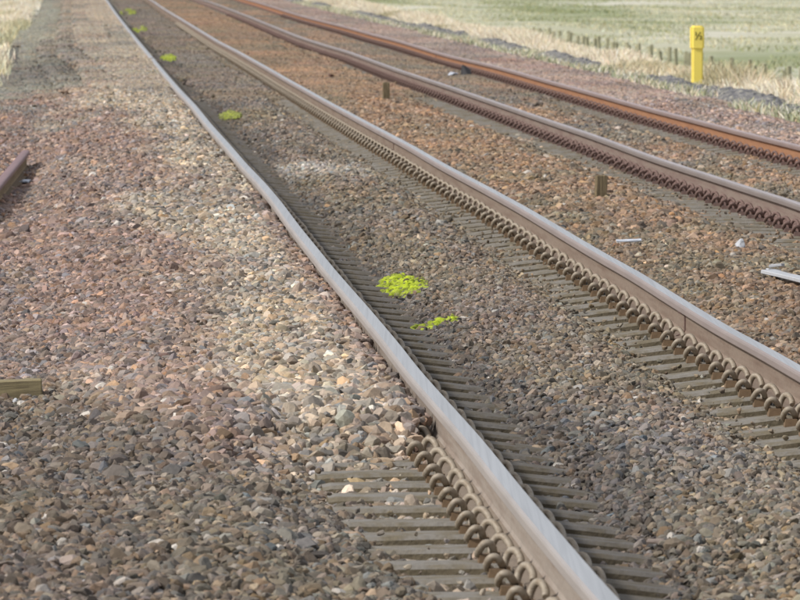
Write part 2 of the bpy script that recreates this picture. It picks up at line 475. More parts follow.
def grime_shade(m):  # darkens sleepers beside the left rail: grime plus the rail's painted shadow
    g = m.copy(); N = g.node_tree.nodes; L = g.node_tree.links; b = N['Principled BSDF']
    src = b.inputs['Base Color'].links[0].from_socket
    tc = N.new('ShaderNodeTexCoord'); sx = N.new('ShaderNodeSeparateXYZ'); L.new(tc.outputs['Object'], sx.inputs[0])
    def mr(a0, a1, b0, b1):
        q = N.new('ShaderNodeMapRange'); q.inputs[1].default_value = a0; q.inputs[2].default_value = a1; q.inputs[3].default_value = b0; q.inputs[4].default_value = b1
        L.new(sx.outputs[0], q.inputs[0]); return q.outputs[0]
    mu = N.new('ShaderNodeMath'); mu.operation = 'MULTIPLY'
    L.new(mr(-.84, -.72, 0, .8), mu.inputs[0]); L.new(mr(-.40, -.15, 1, 0), mu.inputs[1])
    mx = N.new('ShaderNodeMix'); mx.data_type = 'RGBA'; mx.blend_type = 'MULTIPLY'; mx.inputs[7].default_value = (.5, .49, .50, 1)
    L.new(mu.outputs[0], mx.inputs[0]); L.new(src, mx.inputs[6]); L.new(mx.outputs[2], b.inputs['Base Color'])
    return g
M_conc_g, M_conc_front_g = grime_shade(M_conc), grime_shade(M_conc_front)
M_pad = mat('rail_pad', base=(.05, .048, .045), rough=.9)
def catmull(P, n):
    P = [np.array(p, float) for p in P]; P = [2 * P[0] - P[1]] + P + [2 * P[-1] - P[-2]]
    out = []
    for i in range(1, len(P) - 2):
        for k in range(n):
            t = k / n
            out.append(.5 * ((2 * P[i]) + (-P[i - 1] + P[i + 1]) * t + (2 * P[i - 1] - 5 * P[i] + 4 * P[i + 1] - P[i + 2]) * t * t + (-P[i - 1] + 3 * P[i] - 3 * P[i + 1] + P[i + 2]) * t ** 3))
    out.append(P[-2]); return out
CLIP = [(-.136, .040, .024), (-.145, .005, .027), (-.145, -.022, .040), (-.134, -.038, .058), (-.116, -.038, .058), (-.103, -.024, .038),
        (-.100, .010, .028), (-.097, .040, .032), (-.091, .052, .052), (-.078, .046, .073), (-.061, .030, .073), (-.049, .008, .054), (-.048, -.018, .038)]
def clip_data(n, sides, rad, mirror=1):
    path = catmull(CLIP, n); V = []; Fc = []
    up = np.array([0.3, .5, .8]); prev = None
    for i, p in enumerate(path):
        t = path[min(i + 1, len(path) - 1)] - path[max(i - 1, 0)]; t /= np.linalg.norm(t)
        a = np.cross(t, up) if prev is None else prev - t * np.dot(prev, t)
        a /= np.linalg.norm(a); prev = a; b = np.cross(t, a)
        rr = rad * (1 if 0 < i < len(path) - 1 else .8)
        for s in range(sides):
            th = 2 * math.pi * s / sides
            V.append(p + rr * (math.cos(th) * a + math.sin(th) * b))
    V = np.array(V); V[:, 0] *= mirror; V[:, 1] *= mirror
    for i in range(len(path) - 1):
        for s in range(sides):
            t = (s + 1) % sides
            Fc.append((i * sides + s, i * sides + t, (i + 1) * sides + t, (i + 1) * sides + s))
    return V, np.array(Fc)
def clip_mesh(n, sides, rad, mirror):
    V, Fc = clip_data(n, sides, rad, mirror)
    me = np_mesh('clip', V, Fc, smooth=True)
    bm = bmesh.new(); bm.from_mesh(me); bm.verts.ensure_lookup_table()
    N = len(bm.verts)
    bm.faces.new([bm.verts[i] for i in range(sides)]); bm.faces.new([bm.verts[N - 1 - i] for i in range(sides)])
    bmesh.ops.recalc_face_normals(bm, faces=bm.faces)
    bm.to_mesh(me); bm.free(); return me

ST = -.170                                   # sleeper top under the rail, relative to the rail head
NSTUFF = 255
for ti in range(2):
    k0, k1 = ti * 2, ti * 2 + 1
    c0 = (OFF[k0] + OFF[k1]) / 2
    cm = [clip_mesh(3, 9, .0116, m) for m in (1, -1)]
    for m in cm: m.materials.append((M_clip1, M_clip2)[ti])
    sms = [sleeper_mesh(100 + ti * 10 + j) for j in range(5)]
    for m in sms:
        for mm in ((M_conc_g, M_conc)[ti], (M_conc_front_g, M_conc_front)[ti], M_iron if ti == 0 else M_clip2, M_pad): m.materials.append(mm)
    Ysl = []; Y = 19.6 if ti == 0 else 48.3
    while Y < 330:
        Ysl.append(Y)
        base = .635 + (.75 - .635) * float(sstep(30, 34, Y))
        Y += base + random.uniform(-.018, .018)
    farV, farF, farM = [], [], []; cV, cF = [], []
    cd = [clip_data(2, 5, .0125, m) for m in (1, -1)]
    simple = sleeper_mesh(5, True)
    sv = np.array([v.co[:] for v in simple.vertices])
    for si, Y in enumerate(Ysl):
        za, zb = float(railz(k0, Y)), float(railz(k1, Y))
        roll = math.atan2(zb - za, 1.505); head = math.atan(float(rail1(Y + 1) - rail1(Y - 1)) / 2)
        loc = wp(c0 + random.uniform(-.012, .012) * 0, Y, (za + zb) / 2 + ST)
        yaw = -head + random.uniform(-.012, .012)
        if si < NSTUFF:
            s = link('sleeper', sms[si % 5])
            s.location = loc; s.rotation_euler = (random.uniform(-.012, .012), -roll, yaw)
            child(s, track[ti])
            if si < 75:
                for sx in (-.7525, .7525):
                    for d in (0, 1):
                        c = link('clip', cm[d]); c.parent = s; c.location = (sx, random.uniform(-.004, .004), 0)
                        c.rotation_euler = (random.uniform(-.09, .09), 0, random.uniform(-.14, .14))
        else:
            M = Matrix.Translation(loc) @ Matrix.Rotation(yaw, 4, 'Z') @ Matrix.Rotation(-roll, 4, 'Y')
            A = np.array(M); V = sv @ A[:3, :3].T + A[:3, 3]
            b = sum(len(v) for v in farV); farV.append(V)
            for p in simple.polygons:
                q = list(p.vertices)
                if len(q) == 4: farF.append([b + i for i in q]); farM.append(p.material_index)
        if 75 <= si < NSTUFF:
            M = np.array(Matrix.Translation(loc) @ Matrix.Rotation(yaw, 4, 'Z') @ Matrix.Rotation(-roll, 4, 'Y'))
            for sx in (-.7525, .7525):
                for d in (0, 1):
                    V = cd[d][0].copy(); V[:, 0] += sx
                    b = sum(len(v) for v in cV) if False else (cV and cN) or 0
                    cV.append(V @ M[:3, :3].T + M[:3, 3]); cF.append(cd[d][1] + b)
                    cN = b + len(V)
    o = link('distant_sleepers', np_mesh('distant_sleepers', np.concatenate(farV), farF, matidx=farM), None, [M_conc, M_conc_front])
    child(o, track[ti]); o['kind'] = 'stuff'
    o = link('distant_clips', np_mesh('distant_clips', np.concatenate(cV), np.concatenate(cF), smooth=True), None, [(M_clip1, M_clip2)[ti]])
    child(o, track[ti]); o['kind'] = 'stuff'
    cV = []; cN = 0

# ------------------------------------------------------------------ stones
def stone_bm_data(seed, sub=1):
    R = np.random.default_rng(seed)
    bm = bmesh.new(); bmesh.ops.create_icosphere(bm, subdivisions=sub, radius=1)
    V = np.array([v.co[:] for v in bm.verts]); Fc = np.array([[v.index for v in f.verts] for f in bm.faces])
    bm.free()
    # cut with random planes to make angular faces
    for _ in range(8):
        n = R.normal(size=3); n /= np.linalg.norm(n); d = R.uniform(.38, .78)
        s = V @ n; over = s > d
        V[over] -= np.outer(s[over] - d, n)
    V += R.normal(size=V.shape) * .035
    V *= np.array([1.0, R.uniform(.6, .95), R.uniform(.6, .85)]) * 1.18
    return V, Fc
KINDS = 12
stone_coll = bpy.data.collections.new('stone_kinds'); col.children.link(stone_coll)
stone_meshes = []
for i in range(KINDS):
    V, Fc = stone_bm_data(500 + i, 2)
    me = np_mesh('stone', V, Fc, np.ones((len(V), 3)), 'tint'); me.materials.append(M_stone); stone_meshes.append(me)

def jitter_cols(c, n, amt=.22, hue=.07):
    b = np.exp(rng.normal(0, amt, n))[:, None]
    h = 1 + rng.normal(0, hue, (n, 1)) * np.array([[1, 0, -1.2]]) + rng.normal(0, .02, (n, 3))
    return np.clip(c * b * h, .01, .85)

def sample(y0, y1, dens, umin=-3.0, umax=7.0):
    U = []; YY = []
    st = .5
    for y in np.arange(y0, y1, st):
        a = -400 / F * y * 1.05 - .25 - float(rail1(y)); b = 400 / F * y * 1.05 + .5 - float(rail1(y))
        a = max(a, umin); b = min(b, umax)
        if b <= a: continue
        n = int(dens * (b - a) * st)
        # jittered rows for even cover
        U.append(rng.uniform(a, b, n)); YY.append(rng.uniform(y, y + st, n))
    return np.concatenate(U), np.concatenate(YY)

def keep_mask(U, Y):
    k = np.ones(len(U), bool)
    for j, o in enumerate(OFF):
        d = U - o
        if j == 0:
            k &= ~((d > -.052) & (d < .088)); k &= ~((d > -.10) & (d < .05) & (Y < 31))
        else:
            k &= ~(np.abs(d) < .088)
    return k

paint_spots = []          # filled below, used for neon stones
def spot(xp, yp, rx, ry):
    # image position -> place on the ground
    Y = F * (CAMH + .19) / (yp - HZ); X = (xp - 400) / F * Y
    s = Y / F
    dY = ry * Y * Y / (F * (CAMH + .19))
    return (X - float(rail1(Y)), Y, rx * s, dY)
PAINT = [(403, 287.5, 22, 9.5, .95), (435, 324, 24, 3.2, .75), (230, 117, 9, 3.6, .5), (168, 59, 6.5, 3, .75), (140, 30, 6, 2.6, .6), (128, 13, 7, 2.6, .6)]
paint_spots = [spot(*p[:4]) + (p[4],) for p in PAINT]

def points_object(name, U, Y, sx, src, seed, label, flat=.0, tilt=.5, zoff=0.0, cols=None, patch=False):
    n = len(U)
    Z = ground_z(U, Y) + zoff
    if not patch: Z = Z + rng.uniform(-.015, .011, n)
    X = rail1(Y) + U
    me = bpy.data.meshes.new(name)
    me.vertices.add(n)
    me.vertices.foreach_set('co', np.stack([X, Y, Z], -1).astype(np.float32).ravel())
    rot = np.stack([rng.normal(0, tilt, n), rng.normal(0, tilt, n), rng.uniform(0, 2 * math.pi, n)], -1) if not patch else np.stack([np.zeros(n), np.zeros(n), rng.integers(0, 4, n) * math.pi / 2 + rng.normal(0, .1, n)], -1)
    scl = np.repeat(np.asarray(sx, float)[:, None], 3, 1) * (rng.uniform(.8, 1.2, (n, 3)) if not patch else 1)
    for nm, dt, arr, key in (('rot', 'FLOAT_VECTOR', rot, 'vector'), ('scl', 'FLOAT_VECTOR', scl, 'vector')):
        a = me.attributes.new(nm, dt, 'POINT'); a.data.foreach_set(key, arr.astype(np.float32).ravel())
    a = me.attributes.new('kindidx', 'INT', 'POINT'); a.data.foreach_set('value', rng.integers(0, 1000, n).astype(np.int32))
    c = cols if cols is not None else zone_col(U, Y)
    c4 = np.ones((n, 4), np.float32); c4[:, :3] = c
    a = me.attributes.new('col', 'FLOAT_COLOR', 'POINT'); a.data.foreach_set('color', c4.ravel())
    o = link(name, me)
    ng = bpy.data.node_groups.new(name, 'GeometryNodeTree')
    ng.interface.new_socket('Geometry', in_out='INPUT', socket_type='NodeSocketGeometry')
    ng.interface.new_socket('Geometry', in_out='OUTPUT', socket_type='NodeSocketGeometry')
    N = ng.nodes; L = ng.links
    gi = N.new('NodeGroupInput'); go = N.new('NodeGroupOutput')
    ci = N.new('GeometryNodeCollectionInfo'); ci.inputs['Collection'].default_value = src
    ci.inputs['Separate Children'].default_value = True; ci.inputs['Reset Children'].default_value = True
    ip = N.new('GeometryNodeInstanceOnPoints'); ip.inputs['Pick Instance'].default_value = True
    def na(nm, t):
        x = N.new('GeometryNodeInputNamedAttribute'); x.data_type = t; x.inputs['Name'].default_value = nm
        return x.outputs['Attribute']
    e2r = N.new('FunctionNodeEulerToRotation')
    L.new(na('rot', 'FLOAT_VECTOR'), e2r.inputs[0])
    L.new(gi.outputs[0], ip.inputs['Points']); L.new(ci.outputs[0], ip.inputs['Instance'])
    L.new(e2r.outputs[0], ip.inputs['Rotation']); L.new(na('scl', 'FLOAT_VECTOR'), ip.inputs['Scale'])
    L.new(na('kindidx', 'INT'), ip.inputs['Instance Index'])
    L.new(ip.outputs[0], go.inputs[0])
    md = o.modifiers.new('scatter', 'NODES'); md.node_group = ng
    tag(o, kind='stuff')
    return o

def stone_size(U, Y):
    s = rng.uniform(.013, .029, len(U)) * (1 + .35 * (rng.random(len(U)) < .10))
    s = s * (1 - .05 * (Y < 52))
    s = s * (1 + .32 * bump(Y, 32.5, 2.6) * (U < -.1) * (U > -1.25))
    s = s * (1 + .14 * (U < -.05) * (Y < 60))
    # small chippings in the four foot
    s = s * (1 - .16 * ((U > .1) & (U < 1.4)))
    return s
FARY = 104
SL_KEEP = lambda U, Y: keep_mask(U, Y)
U1, Y1 = sample(19, 52, 1420)
U2, Y2 = sample(52, FARY, 620)
U = np.concatenate([U1, U2]); Y = np.concatenate([Y1, Y2])
k = keep_mask(U, Y)
for (u0, y0, ru, ry, op) in paint_spots[:2]: k &= ~((((U - u0) / ru) ** 2 + ((Y - y0) / ry) ** 2 < .8) & (rng.random(len(U)) < .8))
U = U[k]; Y = Y[k]
S = stone_size(U, Y) * np.where(Y > 52, 1.22, 1.0)
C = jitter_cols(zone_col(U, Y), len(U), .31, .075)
w = rng.random(len(U)) < .004
C[w] = np.clip(WHITE * rng.uniform(.6, 1, (w.sum(), 1)), 0, .8)
ballast = points_object('ballast_gravel', U, Y, S, stone_coll, 1, '', cols=C)
print('stones', len(U))

gu, gy = sample(19, 75, 22)
k = keep_mask(gu, gy) & (gu > -.6) & ~((gu > 0) & (gu < .5)) & (gu < 4.95) & ~((gu > 1.75) & (gu < 2.7)) & ~((gu < 0) & (gy > 30))
gu, gy = gu[k], gy[k]
gz = ST + wob(gu, gy) - .12 * np.clip(.60 - np.minimum(np.abs(gu - .7525), np.abs(gu - 4.0875)), 0, .45) - ground_z(gu, gy)
kk = gz > -.002; gu, gy, gz = gu[kk], gy[kk], gz[kk]
points_object('sleeper_grit', gu, gy, rng.uniform(.004, .015, len(gu)), stone_coll, 3, '', cols=jitter_cols(zone_col(gu, gy), len(gu), .3, .07), zoff=gz + .006)

# the largest single stones seen close to the camera
NB = 300
bu, by = sample(20.5, 34, 60, -1.6, 3.0)
k = keep_mask(bu, by) & (((bu > .45) & (bu < 1.0)) | (bu < -.6) | ((by > 30.6) & (bu < -.12)))
bu, by = bu[k][:2000], by[k][:2000]
pick = rng.choice(len(bu), NB, replace=False)
for n_, i in enumerate(pick):
    o = bpy.data.objects.new('stone', stone_meshes[n_ % KINDS])
    (stone_coll if n_ < KINDS else col).objects.link(o)
    s = random.uniform(.024, .034)
    z = float(ground_z(bu[i], by[i])) + .006
    o.location = wp(bu[i], by[i], z); o.scale = (s, s, s)
    o.rotation_euler = (random.gauss(0, .4), random.gauss(0, .4), random.uniform(0, 6.28))
    c = jitter_cols(zone_col(bu[i:i + 1], by[i:i + 1]), 1, .22, .08)[0]
    o['col'] = [float(x) for x in c] 
    o.parent = ground

# distant ballast: clumps of many stones
clump_coll = bpy.data.collections.new('clump_kinds'); col.children.link(clump_coll)
low = [stone_bm_data(700 + i, 1) for i in range(8)]
fine = [stone_bm_data(500 + i, 2) for i in range(KINDS)]
def stones_mesh(name, P, S_, cols, attr, low=low, mats=None, under=None):
    Vs, Fs, Cs = [], [], []; b = 0
    for p, s, c in zip(P, S_, cols):
        V, Fc = low[rng.integers(0, len(low))]
        a = rng.uniform(0, 6.28); ca, sa = math.cos(a), math.sin(a)
        t = rng.normal(0, .4); ct, stt = math.cos(t), math.sin(t)
        Rm = np.array([[ca, -sa, 0], [sa, ca, 0], [0, 0, 1]]) @ np.array([[1, 0, 0], [0, ct, -stt], [0, stt, ct]])
        Vs.append((V * s) @ Rm.T + p); Fs.append(Fc + b); b += len(V)
        cv = np.repeat(c[None], len(V), 0)
        if under is not None:                        # sprayed from above: the undersides keep the colour of the stone
            cv = lerp(np.repeat(under[len(Cs)][None], len(V), 0), cv, sstep(-.35, .25, V[:, 2]))
        Cs.append(cv)
    me = np_mesh(name, np.concatenate(Vs), np.concatenate(Fs), np.concatenate(Cs), attr)
    if mats: me.materials.append(mats)
    return me
CL = .5
clump_pos = [(-1.1, 121.3), (2.35, 116.2), (.8, 119.1)]
for j in range(3):
    n = 210
    P = np.stack([rng.uniform(-CL / 2 - .03, CL / 2 + .03, n), rng.uniform(-CL / 2 - .03, CL / 2 + .03, n), rng.uniform(-.018, .016, n)], -1)
    tint = jitter_cols(np.full((n, 3), .84), n, .38, .08) * 1.42
    me = stones_mesh('ballast_clump', P, rng.uniform(.019, .040, n), tint, 'tint', mats=M_stone)
    o = bpy.data.objects.new('ballast_clump', me); clump_coll.objects.link(o)
    u, y = clump_pos[j]
    o.location = wp(u, y, float(ground_z(u, y)))
    o['col'] = [float(x) for x in zone_col(np.array([u]), np.array([y]))[0]]
    o['kind'] = 'stuff'; o.parent = ground
PU, PY = [], []
for y in np.arange(FARY + .2, 330, .40):
    a = max(-400 / F * y * 1.06 - .4 - float(rail1(y)), -3.3); b = min(400 / F * y * 1.06 + .6 - float(rail1(y)), 6.9)
    for u in np.arange(a, b, .36):
        uu = u + rng.uniform(-.05, .05)
        PU.append(uu); PY.append(y + rng.uniform(-.08, .08))
PU = np.array(PU); PY = np.array(PY)
k = np.ones(len(PU), bool)
for j, o_ in enumerate(OFF): k &= np.abs(PU - o_) > .22
# rows that follow each rail closely
for s_, d in ((-1, .335), (1, .335)):
    for j, o_ in enumerate(OFF):
        yy = np.arange(FARY + .2, 330, .42); uu = np.full(len(yy), o_ + s_ * (d if not (j == 0 and s_ < 0) else .31))
        inside = (uu + rail1(yy) > -400 / F * yy * 1.06 - .4) & (uu + rail1(yy) < 400 / F * yy * 1.06 + .6)
        PU = np.concatenate([PU, uu[inside]]); PY = np.concatenate([PY, yy[inside]]); k = np.concatenate([k, np.ones(inside.sum(), bool)])
PU = PU[k]; PY = PY[k]
k = ~((PU < -2.2 + .5 * (vn(PU, PY * .1, 5) - .5)) & (PY > 120))
PU = PU[k]; PY = PY[k]
C = jitter_cols(zone_col(PU, PY), len(PU), .085, .03)
points_object('distant_ballast', PU, PY, np.ones(len(PU)), clump_coll, 2, '', cols=C, patch=True)
print('clumps', len(PU))

# ------------------------------------------------------------------ neon paint on the stones
NEON = np.array(srgb(178, 196, 40))
plab = ['bright neon yellow paint patch on the stones, the largest and fullest one of all',
        'thin streak of neon yellow paint lower in the photo than the full round patch',
        'small neon yellow paint mark on the stones, third one up the track from the camera',
        'faint small neon yellow paint mark up the track, between the third and fifth marks',
        'very faint distant neon yellow paint mark, second from the top of the photo',
        'very faint most distant neon yellow paint mark at the top edge of the photo']
for j, (u0, y0, ru, ry, op) in enumerate(paint_spots):
    area = math.pi * ru * ry
    big = 1 + max(0, (y0 - 60)) / 120
    n = int(min(900, 1300 * area * 1.25 / big ** 2)) + 30
    a = rng.uniform(0, 2 * math.pi, n); rr = np.sqrt(rng.uniform(0, 1.15, n))
    pu = u0 + np.cos(a) * rr * ru; py = y0 + np.sin(a) * rr * ry
    kk = rng.random(n) < np.clip(1.6 - rr, 0, 1) * np.clip((.35, 0, 0, 0, 0, 0)[j] + 1.5 * vn(pu * 14, py * 3, 77 + j), 0, 1)
    pu, py, rr = pu[kk], py[kk], rr[kk]; n = len(pu)
    z = ground_z(pu, py) + rng.uniform(-.006, .012, n) + .022 * (y0 > 90) + .01 * (y0 > 130)
    P = np.stack([rail1(py) + pu, py, z], -1)
    f = np.clip(op * (1.15 - rr * .35) + rng.normal(0, .12, n), .1, 1)
    cc = lerp(zone_col(pu, py), np.broadcast_to(NEON, (n, 3)), f) * rng.uniform(.6, 1.1, (n, 1))
    loc = np.array(wp(u0, y0, float(ground_z(u0, y0))))
    me = stones_mesh('paint_mark', P - loc, rng.uniform(.017, .029, n) * big ** .5, cc, 'col', low=fine, mats=M_vcol, under=zone_col(pu, py) * .8)
    o = empty('paint_mark', loc, plab[j], 'paint mark')
    q = link('painted_stones', me, o); q['kind'] = 'stuff'
    tag(o, plab[j], 'paint mark', 'neon yellow paint marks along the track')

# ------------------------------------------------------------------ grass
def blades(name, U, Y, H, cols, width=.012, lean=.35):
    n = len(U); Z = ground_z(U, Y) - .02
    X = rail1(Y) + U
    base = np.stack([X, Y, Z], -1)
    a = rng.uniform(0, math.pi, n); d = np.stack([np.cos(a), np.sin(a) * .5, np.zeros(n)], -1) * (width * rng.uniform(.6, 1.4, n))[:, None]
    bend = np.stack([rng.normal(.06, lean, n), rng.normal(0, lean, n), np.zeros(n)], -1) * H[:, None]
    up = np.array([0, 0, 1.0])[None] * H[:, None]
    v0 = base - d; v1 = base + d; m0 = base + up * .6 + bend * .35 - d * .8; m1 = base + up * .6 + bend * .35 + d * .8
    t0 = base + up + bend - d * .15; t1 = base + up + bend + d * .15
    V = np.stack([v0, v1, m0, m1, t0, t1], 1).reshape(-1, 3)
    i = np.arange(n) * 6
    Fc = np.concatenate([np.stack([i, i + 1, i + 3, i + 2], -1), np.stack([i + 2, i + 3, i + 5, i + 4], -1)])
    cc = np.repeat(cols, 6, 0)
    me = np_mesh(name, V, Fc, cc); me.materials.append(M_grass)
    return tag(link(name, me), kind='stuff')
STRAW = np.array(srgb(238, 222, 198)); SGR = np.array(srgb(176, 170, 134))
n = 150000
Y = 88 + (330 - 88) * rng.random(n) ** 1.15; U = 7.1 + rng.gamma(1.6, .5, n)
k = (vn(U * 1.6, Y * .35, 61) * .6 + vn(U * 5, Y * 1.6, 62) * .4) > .30
U, Y = U[k], Y[k]; n = len(U)
H = rng.uniform(.12, .34, n) * (.55 + .8 * vn(U * .9, Y * .2, 63)) * sstep(6.9, 8.0, U + .2) * (1 - .6 * sstep(7.7, 9.0, U))
C = jitter_cols(lerp(np.broadcast_to(STRAW, (n, 3)), SGR, sstep(.62, .8, vn(U * .8, Y * .12, 64)) * .8), n, .13, .05)
tag(blades('dry_grass', U, Y, H, C, .010), 'pale dry grass growing in a strip beyond the farther track', 'grass')
# green tufts in front of the dark bank
n = 30000
Y = rng.uniform(88, 300, n); U = 6.55 + rng.random(n) ** 1.5 * .7
k = vn(U * 2, Y * .45, 71) > .38
U, Y = U[k], Y[k]; n = len(U)
C = jitter_cols(lerp(np.broadcast_to(np.array(srgb(168, 172, 138)), (n, 3)), STRAW, (rng.random(n) < .4) * 1.0), n, .15, .06)
tag(blades('verge_grass', U, Y, rng.uniform(.05, .19, n), C, .010), 'short grey green grass tufts along the foot of the dark bank', 'grass')
# left cess
n = 26000
Y = rng.uniform(118, 330, n); U = -2.2 - rng.gamma(1.6, .5, n)
k = (vn(U * 1.3, Y * .12, 81) * .5 + rng.random(n) * .5 > .42 + .2 * (U > -2.4)) & (rng.random(n) < sstep(112, 160, Y))
U, Y = U[k], Y[k]; n = len(U)
C = jitter_cols(lerp(np.broadcast_to(STRAW, (n, 3)), np.array(srgb(176, 176, 138)), .8 * sstep(.45, .9, vn(U * .9, Y * .05, 82))), n, .15, .06)
tag(blades('cess_grass', U, Y, rng.uniform(.05, .22, n), C, .012), 'dry and green grass along the left edge of the stones', 'grass')
# field
n = 120000
Y = 150 + 560 * rng.random(n); U = 12 + rng.random(n) * 60
X = rail1(Y) + U
k = (X < .049 * Y + 2) & (X > -.049 * Y - 2) & (vn(U * .5, Y * .08, 91) > .35)
U, Y = U[k], Y[k]; n = len(U)
g = fbm(U * .35, Y * .03, 41) * .5 + fbm(U * .10, Y * .011, 42) * .5
C = jitter_cols(lerp(np.broadcast_to(np.array(srgb(200, 197, 168)), (n, 3)), np.array(srgb(158, 163, 124)), sstep(.42, .58, g)), n, .12, .06)
tag(blades('field_grass', U, Y, rng.uniform(.05, .16, n), C, .03), 'rough pale green grass of the field beyond the fence', 'grass')

# ------------------------------------------------------------------ dark bank
def bank():
    Ys = np.arange(86, 330, .14); prof = np.array([(-.26, -.10), (-.22, .03), (-.16, .10), (-.05, .15), (.10, .17), (.25, .13), (.38, -.02), (.45, -.12)])
    V = []
    for y in Ys:
        h = .12 + .75 * float(sstep(.30, .62, fbm(1.3, y * .085, 51)))
        if float(vn(.5, y * .13, 53)) < .22: h *= .35
        off = (float(vn(2.2, y * .1, 52)) - .5) * .22
        z0 = float(ground_z(7.1, y))
        for q, (a, b) in enumerate(prof):
            nn = (float(vn(a * 9, y * 1.3, 55)) - .5) * .8 + (float(vn(a * 22, y * 5, 56)) - .5) * .9
            V.append((float(rail1(y)) + 7.02 + off + a + nn * .09, y, z0 + b * h + nn * .07 * (b > 0)))
    m = len(prof); f = []
    for i in range(len(Ys) - 1):
        for j in range(m - 1):
            f.append((i * m + j, (i + 1) * m + j, (i + 1) * m + j + 1, i * m + j + 1))
    V = np.array(V); loc = V[0].copy()
    me = np_mesh('ash_bank', V - loc, f)
    bm = bmesh.new(); bm.from_mesh(me); bmesh.ops.recalc_face_normals(bm, faces=bm.faces)
    bm.to_mesh(me); bm.free()
    me.materials.append(mat('ash_bank', base=srgb(116, 115, 116), rough=.9, noise=[((5, 1.5, 9), srgb(80, 81, 85), .4, .62, .9, 'w'), ((12, 5, 14), srgb(178, 174, 158), .5, .66, .8, 'w')], bumpv=((18, 8, 18), .8, .05, 'w')))
    o = link('ash_bank', me); o.location = loc
    tag(o, 'low lumpy dark grey bank between the ballast and the strip of dry grass', 'bank')
bank()

# ------------------------------------------------------------------ small things
def img_pt(xp, yp, zg):
    Y = F * (CAMH - zg) / (yp - HZ)
    return Vector(((xp - 400) / F * Y, Y, zg))
def settle(xp, yp):
    """place on the ground under a pixel"""
    z = -.2
    for _ in range(6):
        p = img_pt(xp, yp, z); z = float(ground_z(p.x - float(rail1(p.y)), p.y))
    return img_pt(xp, yp, z)
def rough_block(name, sx, sy, sz, seed, cuts=3, amp=.004, mats=None, bev=.006):
    R = random.Random(seed)
    bm = bmesh.new(); bmesh.ops.create_cube(bm, size=1)
    for v in bm.verts: v.co = (v.co.x * sx, v.co.y * sy, (v.co.z + .5) * sz)
    bmesh.ops.bevel(bm, geom=list(bm.edges), offset=bev, segments=1, affect='EDGES')
    long = [e for e in bm.edges if e.calc_length() > max(sx, sy, sz) * .5]
    bmesh.ops.subdivide_edges(bm, edges=long, cuts=cuts)
    for v in bm.verts: v.co += Vector((R.gauss(0, amp), R.gauss(0, amp), R.gauss(0, amp)))
    bmesh.ops.recalc_face_normals(bm, faces=bm.faces)
    me = bpy.data.meshes.new(name); bm.to_mesh(me); bm.free()
    if mats: me.materials.append(mats)
    return me
M_wood = mat('weathered_stake', base=srgb(132, 118, 92), rough=.95, noise=[((60, 60, 6), srgb(92, 82, 64), .4, .65, .9, 'o')], bumpv=((80, 80, 8), .6, .01, 'o'))
M_timber = mat('olive_timber', base=srgb(142, 131, 100), rough=.9, noise=[((5, 30, 60), srgb(112, 102, 80), .4, .65, .9, 'o')], bumpv=((8, 40, 80), .4, .006, 'o'))
M_white = mat('pale_concrete', base=srgb(176, 179, 184), rough=.7, noise=[(25, srgb(165, 165, 165), .5, .7, .8, 'o')])
M_lit = mat('white_litter', base=srgb(196, 202, 212), rough=.5, noise=[(30, .8, .5, .7, .6, 'o')])
M_black = mat('black_plastic', base=(.02, .02, .022), rough=.55)
M_yel = mat('yellow_plastic', base=srgb(253, 232, 112), rough=.5, spec=.4, noise=[((12, 12, 5), srgb(236, 210, 110), .5, .75, .6, 'o')])
M_ink = mat('black_marking', base=(.03, .025, .01), rough=.7)
M_rust = mat('rusty_iron', base=srgb(92, 66, 56), rough=.9, noise=[(50, .65, .4, .7, .8, 'o')])

def stake(xp, ytop, ybot, wpx, label, seed, m=M_wood):
    p = settle(xp, ybot); s = p.y / F
    h = (ybot - ytop) * s; w_ = wpx * s
    me = rough_block('wooden_stake', w_, w_ * .6, h + .08, seed, 3, .003, m, bev=.008)
    o = link('wooden_stake', me); o.location = (p.x, p.y, p.z - .08); o.rotation_euler = (random.uniform(-.04, .04), random.uniform(-.04, .04), .15)
    tag(o, label, 'stake', 'stakes between the two tracks'); return o
stake(600.5, 175, 199, 12, 'short brown stake in the stones between the tracks, the nearer and larger one', 1)
stake(386, 82, 101, 7, 'small olive brown stake in the orange stones between the tracks, the farther one', 2)
# rusty stub
def lump(name, pts_n, sx, sy, sz, seed, m, crump=.15, sub=3):
    bm = bmesh.new(); bmesh.ops.create_icosphere(bm, subdivisions=sub, radius=1)
    R = np.random.default_rng(seed)
    dirs = R.normal(size=(pts_n, 3)); dirs /= np.linalg.norm(dirs, axis=1)[:, None]; dd = R.uniform(.5, .9, pts_n)
    for v in bm.verts:
        c = np.array(v.co[:])
        for d, q in zip(dirs, dd):
            s = c @ d
            if s > q: c = c - (s - q) * d
        c = c + crump * .3 * R.normal(size=3) * .3
        v.co = (c[0] * sx, c[1] * sy, max(c[2], -.35) * sz)
    me = bpy.data.meshes.new(name); bm.to_mesh(me); bm.free(); me.materials.append(m); return me
p = settle(331, 79)
o = link('iron_stub', lump('iron_stub', 12, .055, .055, .075, 4, M_rust)); o.location = p + Vector((0, 0, .02))
tag(o, 'small dark rusty stub sticking out of the orange stones, left of the farther stake', 'metal stub')
# rail lying at the left edge
a = img_pt(25.5, 150, -.09); b = img_pt(0, 180, -.09); d = (b - a)
path = [a + d * t for t in (0, .3, .7, 1.2, 1.8, 2.5)]
loc = path[0].copy()
RML = rail_mats('loose', srgb(150, 122, 122), .6, .4, srgb(120, 84, 84), srgb(150, 128, 96), srgb(110, 92, 70), srgb(118, 96, 72))
me = sweep_profile('loose_rail', [tuple(q - loc) for q in path][::-1], RML)
o = link('loose_rail', me); o.location = loc
tag(o, 'cut end of a rusty purple brown rail lying at the left edge', 'rail')
